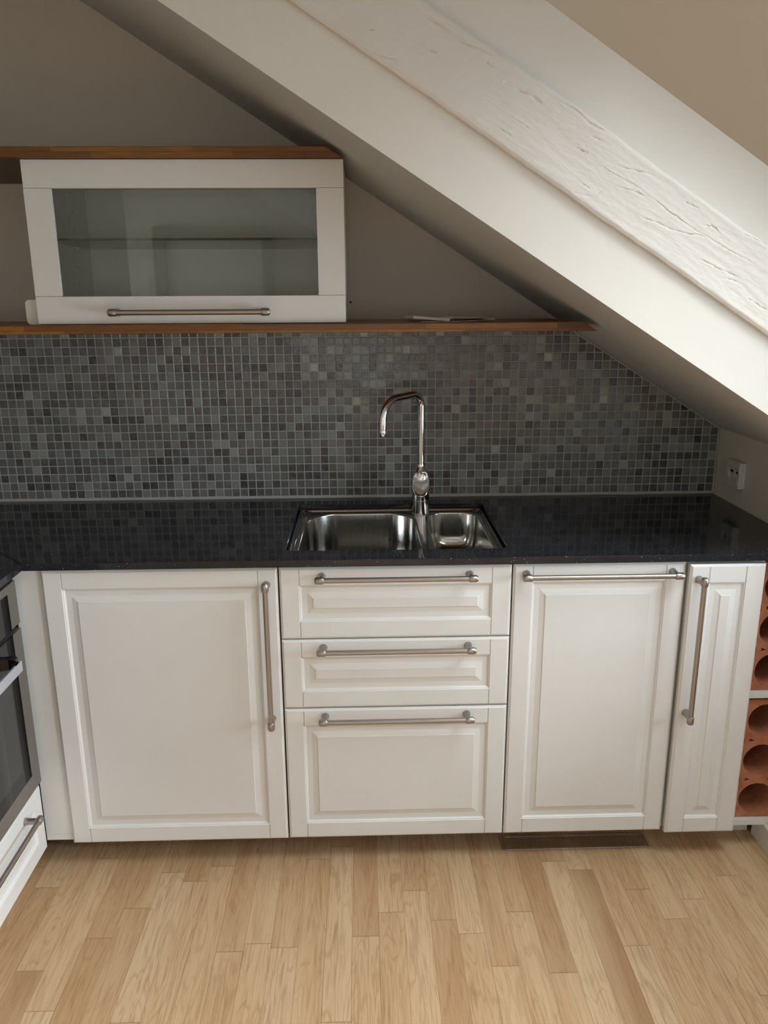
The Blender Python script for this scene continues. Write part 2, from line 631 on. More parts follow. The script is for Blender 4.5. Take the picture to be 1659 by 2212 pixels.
m = MB()
T = 0.12
ZW = BAY - SLOPE * XR2 + 0.04
m.box(XR, XR + T, YC + 0.0005, YB, 0, 1.128)
m.box(XR, XR + T, B2Y1 + 0.0005, YC2 - 0.0005, 0, 1.128)
m.box(XR, XR + T, YR, B2Y0 - 0.0005, 0, 1.128)
for y0, y1 in ((YC + 0.0005, YC + 0.1), (YC2 - 0.1, YC2 - 0.0005), (B2Y1 + 0.0005, B2Y1 + 0.1), (B2Y0 - 0.1, B2Y0 - 0.0005)):      # returns into the dormer bay
    m.box(XR + T, XR2 + T, y0, y1, 0, 1.05)
for (y0, y1, z0, z1) in ((WIN_Y1, YC + 0.1, 0, ZW), (YC2 - 0.1, WIN_Y0, 0, ZW), (WIN_Y0, WIN_Y1, 0, WIN_Z0), (WIN_Y0, WIN_Y1, WIN_Z1, ZW), (W2_Y1, B2Y1 + 0.1, 0, ZW), (B2Y0 - 0.1, W2_Y0, 0, ZW), (W2_Y0, W2_Y1, 0, WIN_Z0), (W2_Y0, W2_Y1, WIN_Z1, ZW)):
    m.box(XR2, XR2 + T, y0, y1, z0, z1)
wr = struct(m.build('wall_right', [MAT['wall'], MAT['ceiling']]))
for p in wr.data.polygons:
    p.material_index = 1 if abs(p.normal.y) > 0.9 else 0

m = MB()
for (x0, x1, z0, z1) in ((XL2 - 0.1, RW_X0, 0, 2.75), (RW_X1, XR2 + 0.1, 0, 2.75), (RW_X0, RW_X1, 0, RW_Z0), (RW_X0, RW_X1, RW_Z1, 2.75)):
    m.box(x0, x1, YR - T, YR, z0, z1)
struct(m.build('wall_rear', MAT['rear']))

# ceiling: low slope over the worktop, cheek, upper slope and flat part
xe = XR2 + T
m = MB()


def prism(mb, poly, y0, y1):
    n = len(poly)
    mb.add([(x, y0, z) for x, z in poly] + [(x, y1, z) for x, z in poly],
           [tuple(range(n)), tuple(range(2 * n - 1, n - 1, -1))] + [(i, i + n, (i + 1) % n + n, (i + 1) % n) for i in range(n)])


x_s = xline(SOF, FLAT)
HI = FLAT + 0.2
prism(m, [(XL - 0.1, FLAT), (x_s, FLAT), (xe, zline(SOF, xe)), (xe, HI), (XL - 0.1, HI)], YC, YB + 0.1)
RT = 0.15
xb = xline(BAY, FLAT)
low = [(XL2 - 0.1, FLAT), (xb, FLAT), (xe, zline(BAY, xe)), (xe, zline(BAY, xe) + RT), (xb, FLAT + RT), (XL2 - 0.1, FLAT + RT)]
for (ya, yb_, h0, h1) in ((YC2, YC, SKY_Y0, SKY_Y1), (B2Y0, B2Y1, SKY2_Y0, SKY2_Y1)):
    prism(m, low, ya, h0)
    prism(m, low, h1, yb_)
    prism(m, low[:2] + [(SKY_X0, zline(BAY, SKY_X0)), (SKY_X0, zline(BAY, SKY_X0) + RT)] + low[4:], h0, h1)
    prism(m, [(SKY_X1, zline(BAY, SKY_X1))] + low[2:4] + [(SKY_X1, zline(BAY, SKY_X1) + RT)], h0, h1)
prism(m, [(XL2 - 0.1, FLAT), (x_s, FLAT), (xe, zline(SOF, xe)), (xe, HI), (XL2 - 0.1, HI)], YR - 0.1, B2Y0)
prism(m, [(XL2 - 0.1, FLAT), (x_s, FLAT), (xe, zline(SOF, xe)), (xe, HI), (XL2 - 0.1, HI)], B2Y1, YC2)
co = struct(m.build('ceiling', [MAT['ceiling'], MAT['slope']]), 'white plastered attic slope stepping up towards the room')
for p in co.data.polygons:                                       # cheeks keep the cream; slopes take the tone with shade put in
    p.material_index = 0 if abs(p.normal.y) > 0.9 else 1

# old timber painted white, let into the cheek
CR = [[(1.5177, 0.0818), (1.6203, 0.0912), (1.7595, 0.0872), (1.9453, 0.1024)], [(1.2553, 0.1061), (1.2997, 0.1114), (1.3544, 0.1131)],
      [(1.3443, 0.133), (1.4071, 0.1398), (1.4549, 0.1367), (1.519, 0.1436)], [(1.0174, 0.1293), (1.0942, 0.1252), (1.1507, 0.1264), (1.2084, 0.1375)],
      [(1.4501, 0.0902), (1.468, 0.0812)], [(1.454, 0.0825), (1.4829, 0.0872)], [(1.4759, 0.0862), (1.463, 0.0828)],
      [(1.502, 0.0066), (1.5376, 0.022), (1.5558, 0.0508)], [(1.5008, 0.03), (1.529, 0.034)], [(1.5738, 0.069), (1.6131, 0.0798), (1.6453, 0.0895)],
      [(1.5496, 0.1019), (1.5993, 0.1194), (1.6303, 0.1306)], [(1.7156, 0.1231), (1.7518, 0.1283)], [(0.9936, 0.0047), (1.0181, 0.0107), (1.0463, 0.0222)],
      [(0.9687, 0.0394), (0.9827, 0.0451)], [(1.3072, 0.0569), (1.3565, 0.0614)], [(1.2906, 0.0266), (1.3347, 0.0276)],
      [(1.4682, 0.1183), (1.4959, 0.1224)], [(1.6541, 0.046), (1.6939, 0.0568), (1.7304, 0.0618)], [(1.7304, 0.0618), (1.798, 0.0899)],
      [(1.8172, 0.0443), (1.9125, 0.06)], [(1.8846, 0.0426), (1.9184, 0.0526)], [(1.7776, 0.1056), (1.8142, 0.1214)], [(1.7848, 0.1172), (1.8217, 0.1119)],
      [(1.7826, 0.1511), (1.8395, 0.1514), (1.9025, 0.1552)], [(1.8629, 0.1376), (1.9246, 0.1475)], [(1.9569, 0.036), (2.0118, 0.0403)],
      [(1.0906, 0.0757), (1.1102, 0.0785)], [(1.0167, 0.0917), (1.0151, 0.0719)], [(1.2006, 0.1166), (1.2271, 0.1206)],
      [(1.3849, -0.0016), (1.393, 0.0306)], [(1.3897, 0.0353), (1.399, 0.0547)]]
WIDE = {1: 2.2, 3: 2.6, 2: 1.8, 7: 1.6, 0: 0.8}
ca, sa = math.cos(math.atan(SLOPE)), math.sin(math.atan(SLOPE))
U0, U1, NU, NV = 0.55, 2.98, 1500, 90
VW = (BEAM1 - BEAM0) * ca
us = np.linspace(U0, U1, NU)
vs_ = np.linspace(0, 1, NV)
UU, VV = np.meshgrid(us, vs_ * VW, indexing='ij')
depth = np.zeros_like(UU)
rng = np.random.RandomState(3)
hot = [(1.52, 0.03), (1.6, 0.08), (1.75, 0.06), (1.9, 0.05), (1.1, 0.125), (1.35, 0.13), (1.85, 0.12), (1.02, 0.015)]
lines = [(c, WIDE.get(i, 1.0), -1.0) for i, c in enumerate(CR)]
for _ in range(170):
    h = hot[rng.randint(len(hot))] if rng.rand() < 0.6 else (rng.uniform(U0, U1), rng.uniform(0, VW))
    u, v = h[0] + rng.normal(0, 0.06), h[1] + rng.normal(0, 0.025)
    ln_ = rng.uniform(0.008, 0.05)
    lines.append(([(u, v), (u + ln_, v + ln_ * rng.uniform(0.0, 0.35))], rng.uniform(0.35, 0.8), rng.choice([-0.5, -0.35, 0.3])))
for n_l, (pts, wd, sg) in enumerate(lines):
    us_p = [p[0] for p in pts]
    iu0 = max(0, int((min(us_p) - 0.02 - U0) / (U1 - U0) * NU))
    iu1 = min(NU, int((max(us_p) + 0.02 - U0) / (U1 - U0) * NU) + 1)
    if iu1 <= iu0:
        continue
    u_, v_ = UU[iu0:iu1], VV[iu0:iu1]
    wob = np.array([0.0022 * noise.noise((u * 38, n_l * 3.7, 0)) + 0.0011 * noise.noise((u * 130, n_l * 1.3, 5)) for u in u_[:, 0]])
    v_ = v_ + wob[:, None]
    best = np.full(u_.shape, 9.0)
    along = np.zeros(u_.shape)
    total = sum(math.hypot(b_[0] - a[0], b_[1] - a[1]) for a, b_ in zip(pts[:-1], pts[1:]))
    run = 0.0
    steep = False
    for a, b_ in zip(pts[:-1], pts[1:]):
        dx, dy = b_[0] - a[0], b_[1] - a[1]
        ln_ = math.hypot(dx, dy)
        steep = steep or abs(dy) > 0.5 * abs(dx)
        tt = np.clip(((u_ - a[0]) * dx + (v_ - a[1]) * dy) / (ln_ * ln_), 0, 1)
        ds = np.hypot(u_ - a[0] - tt * dx, v_ - a[1] - tt * dy)
        nearer = ds < best
        along = np.where(nearer, (run + tt * ln_) / total, along)
        best = np.minimum(best, ds)
        run += ln_
    taper = np.sqrt(np.clip(4 * along * (1 - along), 0, 1)) * (0.65 + 0.35 * np.sin(along * 17 + n_l))
    w_ = 0.0012 * wd
    amp = 0.0030 * min(wd, 1.5) * abs(sg) * (0.30 if steep else 1.0)
    depth[iu0:iu1] += np.sign(sg) * amp * taper * np.exp(-(best / w_) ** 2)
    # the wood below a split stands slightly proud
    below = np.exp(-((best - 3 * w_) / (2.5 * w_)) ** 2)
    depth[iu0:iu1] -= 0.12 * np.sign(sg) * amp * taper * below
mb = MB()
lo = [0.0022 * noise.noise((u * 7, 1.3, 0)) + 0.0016 * noise.noise((u * 31, 4.3, 0)) for u in us]
hi = [0.0050 * noise.noise((u * 4, 9.3, 0)) + 0.0018 * noise.noise((u * 26, 7.1, 0)) for u in us]


def bpt(u, v, y):
    return (u * ca + v * sa, y, BEAM0 - u * sa + v * ca)


rows = []
for i, u in enumerate(us):
    r = [bpt(u, lo[i] + 0.0005, YC + 0.006), bpt(u, lo[i], YC - 0.002), bpt(u, lo[i] + 0.0004, YC - 0.012)]
    for j in range(NV):
        v = lo[i] + 0.001 + (VW + hi[i] - lo[i] - 0.002) * vs_[j]
        e = min(vs_[j], 1 - vs_[j]) * VW
        rd = 0.0035 * math.exp(-(e / 0.004) ** 2)
        w_ = 0.0016 * noise.noise((u * 5, v * 18, 0)) + 0.0007 * noise.noise((u * 16, v * 90, 3)) + 0.0003 * noise.noise((u * 60, v * 240, 8))
        r.append(bpt(u, v, YC - 0.0165 + rd - w_ - depth[i, j]))
    r += [bpt(u, VW + hi[i], YC - 0.004), bpt(u, VW + hi[i], YC + 0.006)]
    rows.append(r)
mb.rings(rows, closed=False, cap0=False, cap1=False)
struct(mb.build('roof_beam', MAT['beam']), 'rough old timber beam painted white, sloping across the attic cheek')

# knee wall skirting with a stepped profile, lower right corner
m = MB()
prof = [(0, 0), (-0.036, 0), (-0.036, 0.072), (-0.029, 0.078), (-0.029, 0.088), (-0.018, 0.100), (-0.018, 0.112), (-0.010, 0.120), (-0.010, 0.140), (0, 0.146)]
m.rings([[(XR + a, 0.085, z) for a, z in prof], [(XR + a, YC + a, z) for a, z in prof], [(XR2, YC + a, z) for a, z in prof]], smooth=False)
struct(m.build('baseboard_right', MAT['lacquer']))


def window(name, horizontal, a0, a1, z0, z1, c, sg=1):
    """frame with sash bars and a pane, set in the wall; horizontal: the wall runs along y at x=c"""
    fr = MB()
    w = 0.05
    bars = [(a0, a1, z0, z0 + w), (a0, a1, z1 - w, z1), (a0, a0 + w, z0 + w, z1 - w), (a1 - w, a1, z0 + w, z1 - w), ((a0 + a1) / 2 - 0.02, (a0 + a1) / 2 + 0.02, z0 + w, z1 - w)]
    for (p, q, r, s) in bars:
        if horizontal:
            fr.box(min(c + sg * 0.03, c + sg * 0.08), max(c + sg * 0.03, c + sg * 0.08), p, q, r, s)
        else:
            fr.box(p, q, c - 0.08, c - 0.03, r, s)
    o = struct(fr.build(name, MAT['lacquer']))
    pn = MB()
    if horizontal:
        pn.box(c + sg * 0.055 - 0.002, c + sg * 0.055 + 0.002, a0 + w, a1 - w, z0 + w, z1 - w)
    else:
        pn.box(a0 + w, a1 - w, c - 0.057, c - 0.053, z0 + w, z1 - w)
    pn.build('pane', MAT['window_glass'], o)
    return o


window('window_1', True, WIN_Y0, WIN_Y1, WIN_Z0, WIN_Z1, XR2)
window('window_6', True, W2_Y0, W2_Y1, WIN_Z0, WIN_Z1, XR2)
def roof_window(nm, y0, y1):
    fr, pn = MB(), MB()
    w = 0.05
    x0, x1 = SKY_X0, SKY_X1
    zb = lambda x, d: zline(BAY, x) + d
    for (p, q, r, t_) in ((x0, x0 + w, y0, y1), (x1 - w, x1, y0, y1), (x0 + w, x1 - w, y0, y0 + w), (x0 + w, x1 - w, y1 - w, y1)):
        prism(fr, [(p, zb(p, 0.05)), (q, zb(q, 0.05)), (q, zb(q, 0.11)), (p, zb(p, 0.11))], r, t_)
    o = struct(fr.build(nm, MAT['lacquer']))
    p, q = x0 + w, x1 - w
    prism(pn, [(p, zb(p, 0.08)), (q, zb(q, 0.08)), (q, zb(q, 0.084)), (p, zb(p, 0.084))], y0 + w, y1 - w)
    pn.build('pane', MAT['window_glass'], o)


roof_window('window_4', SKY_Y0, SKY_Y1)
roof_window('window_5', SKY2_Y0, SKY2_Y1)
window('fill_window_left', True, -4.8, -3.5, 0.9, 2.1, XL2, -1)  # unseen window added for the left fill lamp
window('fill_window_rear', False, RW_X0, RW_X1, RW_Z0, RW_Z1, YR)  # unseen window added for the rear fill lamp

# a door in the wall behind the camera (seen only as a reflection)
m = MB()
m.box(-0.90, -0.05, YR, YR + 0.03, 0, 2.06)
do_ = struct(m.build('door_1', MAT['lacquer']))
m = MB().box(-1.0, -0.90, YR, YR + 0.06, 0, 2.18).box(-0.05, 0.05, YR, YR + 0.06, 0, 2.18).box(-0.90, -0.05, YR, YR + 0.06, 2.06, 2.18)
m.build('door_frame', MAT['door_frame'], do_)

# ------------------------------------------------------------------ mosaic splashback
PX, PZ, GAP = 0.02665, 0.0270, 0.0030
TX0, TX1, TZ0, TZ1 = XL + 0.01, 1.9885, 0.9135, 1.4525
OFX = 0.5477 - 60 * PX


def clip_poly(poly, c):
    out = []
    for i in range(len(poly)):
        a, b_ = poly[i], poly[(i + 1) % len(poly)]
        da, db = c - a[1] - SLOPE * a[0], c - b_[1] - SLOPE * b_[0]
        if da >= 0:
            out.append(a)
        if (da >= 0) != (db >= 0):
            t_ = da / (da - db)
            out.append((a[0] + (b_[0] - a[0]) * t_, a[1] + (b_[1] - a[1]) * t_))
    return out


tiles = MB()
cols_ = []
pal = ['#444345', '#535253', '#5b5a5a', '#636362', '#6b6b69', '#737371', '#7d7e7b', '#57504d', '#645d5a', '#383335', '#48413f', '#8b8e8a']
wts = [6, 10, 14, 15, 14, 11, 7, 8, 9, 4, 6, 4]
YT = 0.634
for i in range(0, 140):
    for k in range(0, 22):
        x0 = OFX + i * PX + GAP / 2
        z0 = TZ0 + k * PZ + GAP / 2
        x1, z1 = x0 + PX - GAP, z0 + PZ - GAP
        if x0 < TX0 or x1 > TX1 or z0 > TZ1:
            continue
        z1 = min(z1, TZ1)
        if z1 - z0 < 0.004:
            continue
        j = lambda: random.uniform(-0.0004, 0.0004)
        poly = [(x0 + j(), z0 + j()), (x1 + j(), z0 + j()), (x1 + j(), z1 + j()), (x0 + j(), z1 + j())]
        poly = clip_poly(poly, SOF - 0.0075)
        if len(poly) < 3:
            continue
        cx, cz = sum(p[0] for p in poly) / len(poly), sum(p[1] for p in poly) / len(poly)
        ta, tb = random.uniform(-0.018, 0.018), random.uniform(-0.018, 0.018)
        rings_ = []
        for ins, yy in ((0, YT + 0.004), (0, YT + 0.0006), (0.0008, YT + 0.0001), (0.0018, YT)):
            r = []
            for (px, pz) in poly:
                d = max(math.hypot(px - cx, pz - cz), 1e-5)
                s = max(0.0, 1 - ins * 1.3 / d)
                qx, qz = cx + (px - cx) * s, cz + (pz - cz) * s
                r.append((qx, yy + ta * (qx - cx) + tb * (qz - cz), qz))
            rings_.append(r)
        n0 = len(tiles.f)
        tiles.rings(rings_, cap0=False, cap1=True, smooth=False)
        c = lin(random.choices(pal, wts)[0])
        f_ = random.uniform(0.64, 1.34)
        cols_ += [(c[0] * f_, c[1] * f_, c[2] * f_, 1.0)] * (len(tiles.f) - n0)
splash = thing('tiled_splashback', 'grey glazed mosaic tile splashback between worktop and lower oak shelf', 'splashback', (0, 0, 0))
to = tiles.build('mosaic_tiles', MAT['tile'], splash, recalc=False)
attr = to.data.color_attributes.new('tile_colour', 'FLOAT_COLOR', 'CORNER')
buf = np.zeros((len(to.data.loops), 4), np.float32)
for p, c in zip(to.data.polygons, cols_):
    buf[p.loop_start:p.loop_start + p.loop_total] = c
attr.data.foreach_set('color', buf.ravel())
m = MB()
gz = TZ1 + 0.0018
gx1 = XR - 0.002
prism(m, [(XL + 0.004, 0.9055), (gx1, 0.9055), (gx1, zline(SOF - 0.003, gx1)), (xline(SOF - 0.003, gz), gz), (XL + 0.004, gz)], YT + 0.0008, YB - 0.0005)
m.build('grout', MAT['grout'], splash)


# ------------------------------------------------------------------ cabinet fronts and handles
def front_mb(w, h, fr=0.0505, rl=0.048, t=0.018, flip=False):
    """raised-panel front in local coordinates: x 0..w, z 0..h, face at y=0 looking to -y"""
    m = MB()
    g = 0.0016

    def rect(ix, iz, y):
        return [(ix, y, iz), (w - ix, y, iz), (w - ix, y, h - iz), (ix, y, h - iz)]
    o = 0.0058
    m.rings([rect(0, 0, t), rect(0, 0, 0.0050), rect(0.0036, 0.0036, 0.0020), rect(0.0044, 0.0044, 0.0018), rect(o, o, 0.0)], smooth=False, cap0=True, cap1=False)
    X0, X1, Z0, Z1 = o, w - o, o, h - o
    a, b_ = fr, w - fr
    # stiles
    m.quad((X0, 0, Z0), (a - g, 0, Z0), (a - g, 0, Z1), (X0, 0, Z1))
    m.quad((b_ + g, 0, Z0), (X1, 0, Z0), (X1, 0, Z1), (b_ + g, 0, Z1))
    for (z0, z1) in ((Z0, rl), (h - rl, Z1)):
        m.quad((a + g, 0, z0), (b_ - g, 0, z0), (b_ - g, 0, z1), (a + g, 0, z1))
        for c in (a, b_):
            m.quad((c - g, 0, z0), (c, 0.0028, z0), (c, 0.0028, z1), (c - g, 0, z1))
            m.quad((c, 0.0028, z0), (c + g, 0, z0), (c + g, 0, z1), (c, 0.0028, z1))
    # inner moulding, sunk field, raised middle
    p = 0.0
    rr = [rect(a - g, rl, 0.0)]
    for d, y in ((0.0016, 0.0018), (0.0034, 0.0021), (0.0046, 0.0036), (0.0066, 0.0058), (0.0080, 0.0062), (0.0215, 0.0062), (0.0360, 0.0030), (0.0368, 0.0016), (0.0376, 0.0012)):
        rr.append(rect(a - g + d, rl + d, y))
    m.rings(rr, smooth=False, cap0=False, cap1=True)
    return m


def handle_mesh(L_=0.412, stand=0.035):
    """bar handle along local x from 0 to L, posts to y=0, bar at y=-stand"""
    m = MB()
    cap = [(0, 0.0055), (0.0006, 0.0072), (0.0022, 0.0078), (0.0028, 0.0086), (0.0040, 0.0094), (0.0215, 0.0094), (0.0228, 0.0086), (0.0230, 0.0068)]
    m.lathe(cap, (0, -stand, 0), (1, 0, 0))
    m.lathe(cap, (L_, -stand, 0), (-1, 0, 0))
    m.lathe([(0.02, 0.0069), (L_ - 0.02, 0.0069)], (0, -stand, 0), (1, 0, 0))
    for x in (0.0165, L_ - 0.0165):
        m.lathe([(0.0, 0.0098), (0.001, 0.0102), (0.010, 0.0086), (stand, 0.0078)], (x, 0, 0), (0, -1, 0))
    return m


H0 = handle_mesh().build('handle', MAT['handle'])
HM = H0.data
bpy.data.objects.remove(H0)


def put_handle(parent, loc, vertical=False):
    o = link('handle', HM, parent, loc)
    if vertical:
        o.rotation_euler = (0, math.radians(-90), 0)
    o['label'] = 'brushed steel bar handle'
    return o


def carcass(parent, w, z0, z1, y0, y1, mat='carcass_gap_shade'):
    m = MB()
    m.box(0, 0.018, y0, y1, z0, z1).box(w - 0.018, w, y0, y1, z0, z1).box(0.018, w - 0.018, y0, y1, z0, z0 + 0.018).box(0.018, w - 0.018, y1 - 0.012, y1, z0 + 0.018, z1)
    m.box(0.018, w - 0.018, y0, y0 + 0.08, z1 - 0.018, z1)
    return m.build('carcass', MAT[mat], parent)


def plinth(parent, w):
    MB().box(0, w, 0.135, 0.151, 0.0, 0.079).build('plinth', MAT['carcass'], parent)


# left cabinet, one door
t = thing('base_cabinet', 'white base cabinet with one wide panelled door, left of the three drawers', 'cabinet', (0, 0, 0))
carcass(t, 0.6, 0.08, 0.88, 0.024, 0.60)
plinth(t, 0.6)
d = front_mb(0.5962, 0.8).build('door', MAT['lacquer'], t, (0.0015, 0, 0.080))
put_handle(d, (0.5695 - 0.0015, 0, 0.440 - 0.080), True)

# drawers
t = thing('drawer_cabinet', 'white base cabinet with three panelled drawers below the sink', 'cabinet', (0.6, 0, 0))
m = MB()
m.box(0, 0.018, 0.02, 0.06, 0.08, 0.88).box(0.582, 0.6, 0.02, 0.06, 0.08, 0.88).box(0, 0.6, 0.02, 0.6, 0.08, 0.098).box(0, 0.018, 0.06, 0.6, 0.08, 0.66).box(0.582, 0.6, 0.06, 0.6, 0.08, 0.66).box(0.018, 0.582, 0.02, 0.038, 0.66, 0.68)
m.build('carcass', MAT['carcass_gap_shade'], t)
plinth(t, 0.6)
for z0, h, hz in ((0.6835, 0.1965, 0.8565), (0.4840, 0.1965, 0.6595), (0.0810, 0.4000, 0.4600)):
    d = front_mb(0.5965, h).build('drawer', MAT['lacquer'], t, (0.0018, 0, z0))
    put_handle(d, (0.0925, 0, hz - z0))
    b_ = MB()
    hh = min(h - 0.06, 0.12)
    b_.box(0.03, 0.566, 0.0185, 0.0305, 0.03, 0.03 + hh).build('drawer_box', MAT['carcass'], d)

# dishwasher
t = thing('dishwasher', 'built-in appliance behind white panelled door with horizontal bar handle on top', 'dishwasher', (1.2, 0, 0))
MB().box(0.004, 0.446, 0.022, 0.58, 0.085, 0.876).build('body', MAT['carcass_gap_shade'], t)
plinth(t, 0.45)
d = front_mb(0.4465, 0.8).build('door', MAT['lacquer'], t, (0.0022, 0, 0.0805))
put_handle(d, (0.0170, 0, 0.8555 - 0.0805))

# narrow cabinet
t = thing('narrow_cabinet', 'slim white cabinet with one panelled door beside the clay bottle rack', 'cabinet', (1.653, 0, 0))
carcass(t, 0.2, 0.08, 0.88, 0.020, 0.60, 'carcass')
plinth(t, 0.2)
d = front_mb(0.1965, 0.797, fr=0.0505).build('door', MAT['lacquer'], t, (0.0025, -0.013, 0.080))
put_handle(d, (0.0235, 0, 0.4425 - 0.080), True)

# open rack unit with clay bottle blocks
t = thing('bottle_rack_cabinet', 'white open shelf unit holding the clay bottle blocks', 'shelf unit', (1.853, 0, 0))
m = MB().box(0, 0.012, 0.022, 0.60, 0.0764, 0.88)
m.build('side_panel', MAT['carcass'], t)
for z0, z1 in ((0.0764, 0.0963), (0.4783, 0.4970)):
    MB().box(0.012, 0.138, 0.020, 0.58, z0, z1, 0.0008).build('shelf', MAT['carcass'], t)
MB().box(0.012, 0.138, 0.58, 0.592, 0.0764, 0.88).build('back_panel', MAT['carcass'], t)
MB().box(0, 0.100, 0.10, 0.116, 0.0, 0.0755).build('plinth', MAT['carcass'], t)


def clay_block(name, z0, z1, centres, label):
    x0, x1 = 1.8675, 1.9885
    cx = 1.9275
    holes = []
    for i, c in enumerate(centres):
        holes.append([(cx + 0.0495 * (1 + 0.02 * noise.noise((k * 0.7, i * 5.1, z0 * 3))) * math.cos(2 * math.pi * k / 48), c + 0.0495 * (1 + 0.025 * noise.noise((k * 0.6, i * 3.3, z0 * 9))) * math.sin(2 * math.pi * k / 48)) for k in range(48)])
    mids = [(a + b) / 2 for a, b in zip(centres[:-1], centres[1:])]
    for c in mids:
        holes.append([(1.8885, c - 0.006), (1.9040, c + 0.0005), (1.8895, c + 0.006)])
        holes.append([(1.9665, c - 0.006), (1.9510, c + 0.0005), (1.9655, c + 0.006)])
    # notches on the sides between the bottle holes
    out = [(x0, z0), (x1, z0)]
    for c in mids:
        out += [(x1, c - 0.009), (x1 - 0.007, c - 0.009), (x1 - 0.007, c + 0.008), (x1, c + 0.008)]
    out += [(x1, z1), (x0, z1)]
    for c in reversed(mids):
        out += [(x0, c + 0.008), (x0 + 0.007, c + 0.009), (x0 + 0.007, c - 0.008), (x0, c - 0.009)]
    o = plate(name, out, holes, 0.030, 0.565, 0.0012, MAT['clay'], None, 'Y')
    return tag(o, label, 'bottle rack', 'clay bottle blocks')


clay_block('clay_bottle_block', 0.0966, 0.4680, (0.156, 0.279, 0.404), 'lower terracotta block with round bottle holes, standing on the bottom shelf')
clay_block('clay_bottle_block', 0.4973, 0.8680, (0.556, 0.677, 0.799), 'upper terracotta block with round bottle holes, directly under the worktop')

# filler panel in the corner
m = MB().box(-0.078, 0.0, 0.020, 0.036, 0.0985, 0.8845, 0.0006).box(-0.078, 0.0, 0.020, 0.036, 0.0790, 0.0980, 0.0006)
tag(m.build('filler_panel', MAT['lit_melamine']), 'narrow plain white panel closing the corner next to the oven', 'panel')

# ------------------------------------------------------------------ oven run on the left wall
t = thing('oven_cabinet', 'white cabinet under the oven with one panelled drawer', 'cabinet', (-0.062, -0.013, 0), math.radians(90))
# local x runs along world +y after the turn, local -y looks to world +x; built backwards from the corner
m = MB().box(-0.60, -0.582, 0.02, 0.58, 0.08, 0.288).box(-0.016, 0.0, 0.02, 0.58, 0.08, 0.288).box(-0.582, -0.016, 0.02, 0.58, 0.08, 0.098).box(-0.582, -0.016, 0.02, 0.50, 0.27, 0.285)
m.build('carcass', MAT['carcass'], t)
MB().box(-0.60, 0.0, 0.08, 0.096, 0, 0.079).build('plinth', MAT['carcass'], t)
d = front_mb(0.5965, 0.1975).build('drawer', MAT['lacquer'], t, (-0.5975, 0, 0.0835))
put_handle(d, (0.0925, 0, 0.2435 - 0.0835))
ov = thing('oven', 'built-in steel framed oven with black glass under the worktop corner', 'oven', (-0.050, -0.028, 0), math.radians(90))
MB().box(-0.575, -0.018, 0.021, 0.55, 0.292, 0.862).build('body', MAT['dark'], ov)
cpn = MB().box(-0.595, 0, 0, 0.02, 0.7555, 0.8680, 0.0008).build('control_panel', MAT['oven_steel'], ov)
MB().box(-0.545, -0.050, -0.0012, 0.001, 0.7550, 0.8475).build('display_glass', MAT['oven_glass'], cpn)
dr = MB().box(-0.595, 0, 0, 0.02, 0.3000, 0.7410, 0.0008).build('door', MAT['oven_steel'], ov)
dr['label'] = 'brushed steel oven door with black glass'
MB().box(-0.545, -0.050, -0.0012, 0.001, 0.3475, 0.7415).build('door_glass', MAT['oven_glass'], dr)
MB().box(-0.50, -0.095, -0.0018, -0.0011, 0.390, 0.650).build('oven_window', MAT['oven_window'], dr)
hb = MB().box(-0.47, -0.125, -0.0500, -0.0440, 0.6830, 0.7100, 0.0015).build('handle_bar', MAT['oven_bar'], dr)
for x in (-0.125, -0.47):
    sgn = 1 if x > -0.3 else -1
    pr = MB()
    path = [(x + sgn * 0.0, -0.001, 0.700), (x + sgn * 0.004, -0.020, 0.701), (x + sgn * 0.002, -0.035, 0.699), (x - sgn * 0.012, -0.043, 0.697), (x - sgn * 0.03, -0.044, 0.697)]
    pr.rings([[(px + a * 0.0, py + b2, pz + c2) for (a, b2, c2) in ((0, -0.006, -0.013), (0, 0.006, -0.013), (0, 0.006, 0.013), (0, -0.006, 0.013))] if i > 2 else [(px + a, py, pz + c2) for (a, c2) in ((-0.010, -0.014), (0.010, -0.014), (0.010, 0.014), (-0.010, 0.014))] for i, (px, py, pz) in enumerate(path)], smooth=False)
    pr.build('handle_bracket', MAT['black_plastic'], dr)

# ------------------------------------------------------------------ worktop and sink
CZ0, CZ1, CY0 = 0.8850, 0.9050, -0.0125
t = thing('worktop', 'black speckled quartz worktop running round the corner', 'worktop', (0, 0, 0))
cut = rrect(0.6135, 1.1985, 0.0645, 0.5480, 0.022)
main = [(-0.036, CY0), (1.9915, CY0), (1.9915, 0.6335), (-0.676, 0.6335)]
plate('slab', main, [cut], CZ0, CZ1, 0.0022, MAT['quartz'], t)
side = [(-0.0366, CY0), (-0.6765, 0.6330), (-0.6765, -1.15), (-0.0366, -1.15)]
plate('side_slab', side, [], CZ0, CZ1, 0.0018, MAT['quartz'], t)
MB().box(0.9697, 0.9706, CY0 + 0.004, 0.0640, CZ1 - 0.001, CZ1 + 0.0001).build('joint', MAT['grout'], t)['label'] = 'fine pale joint in front of the tap'

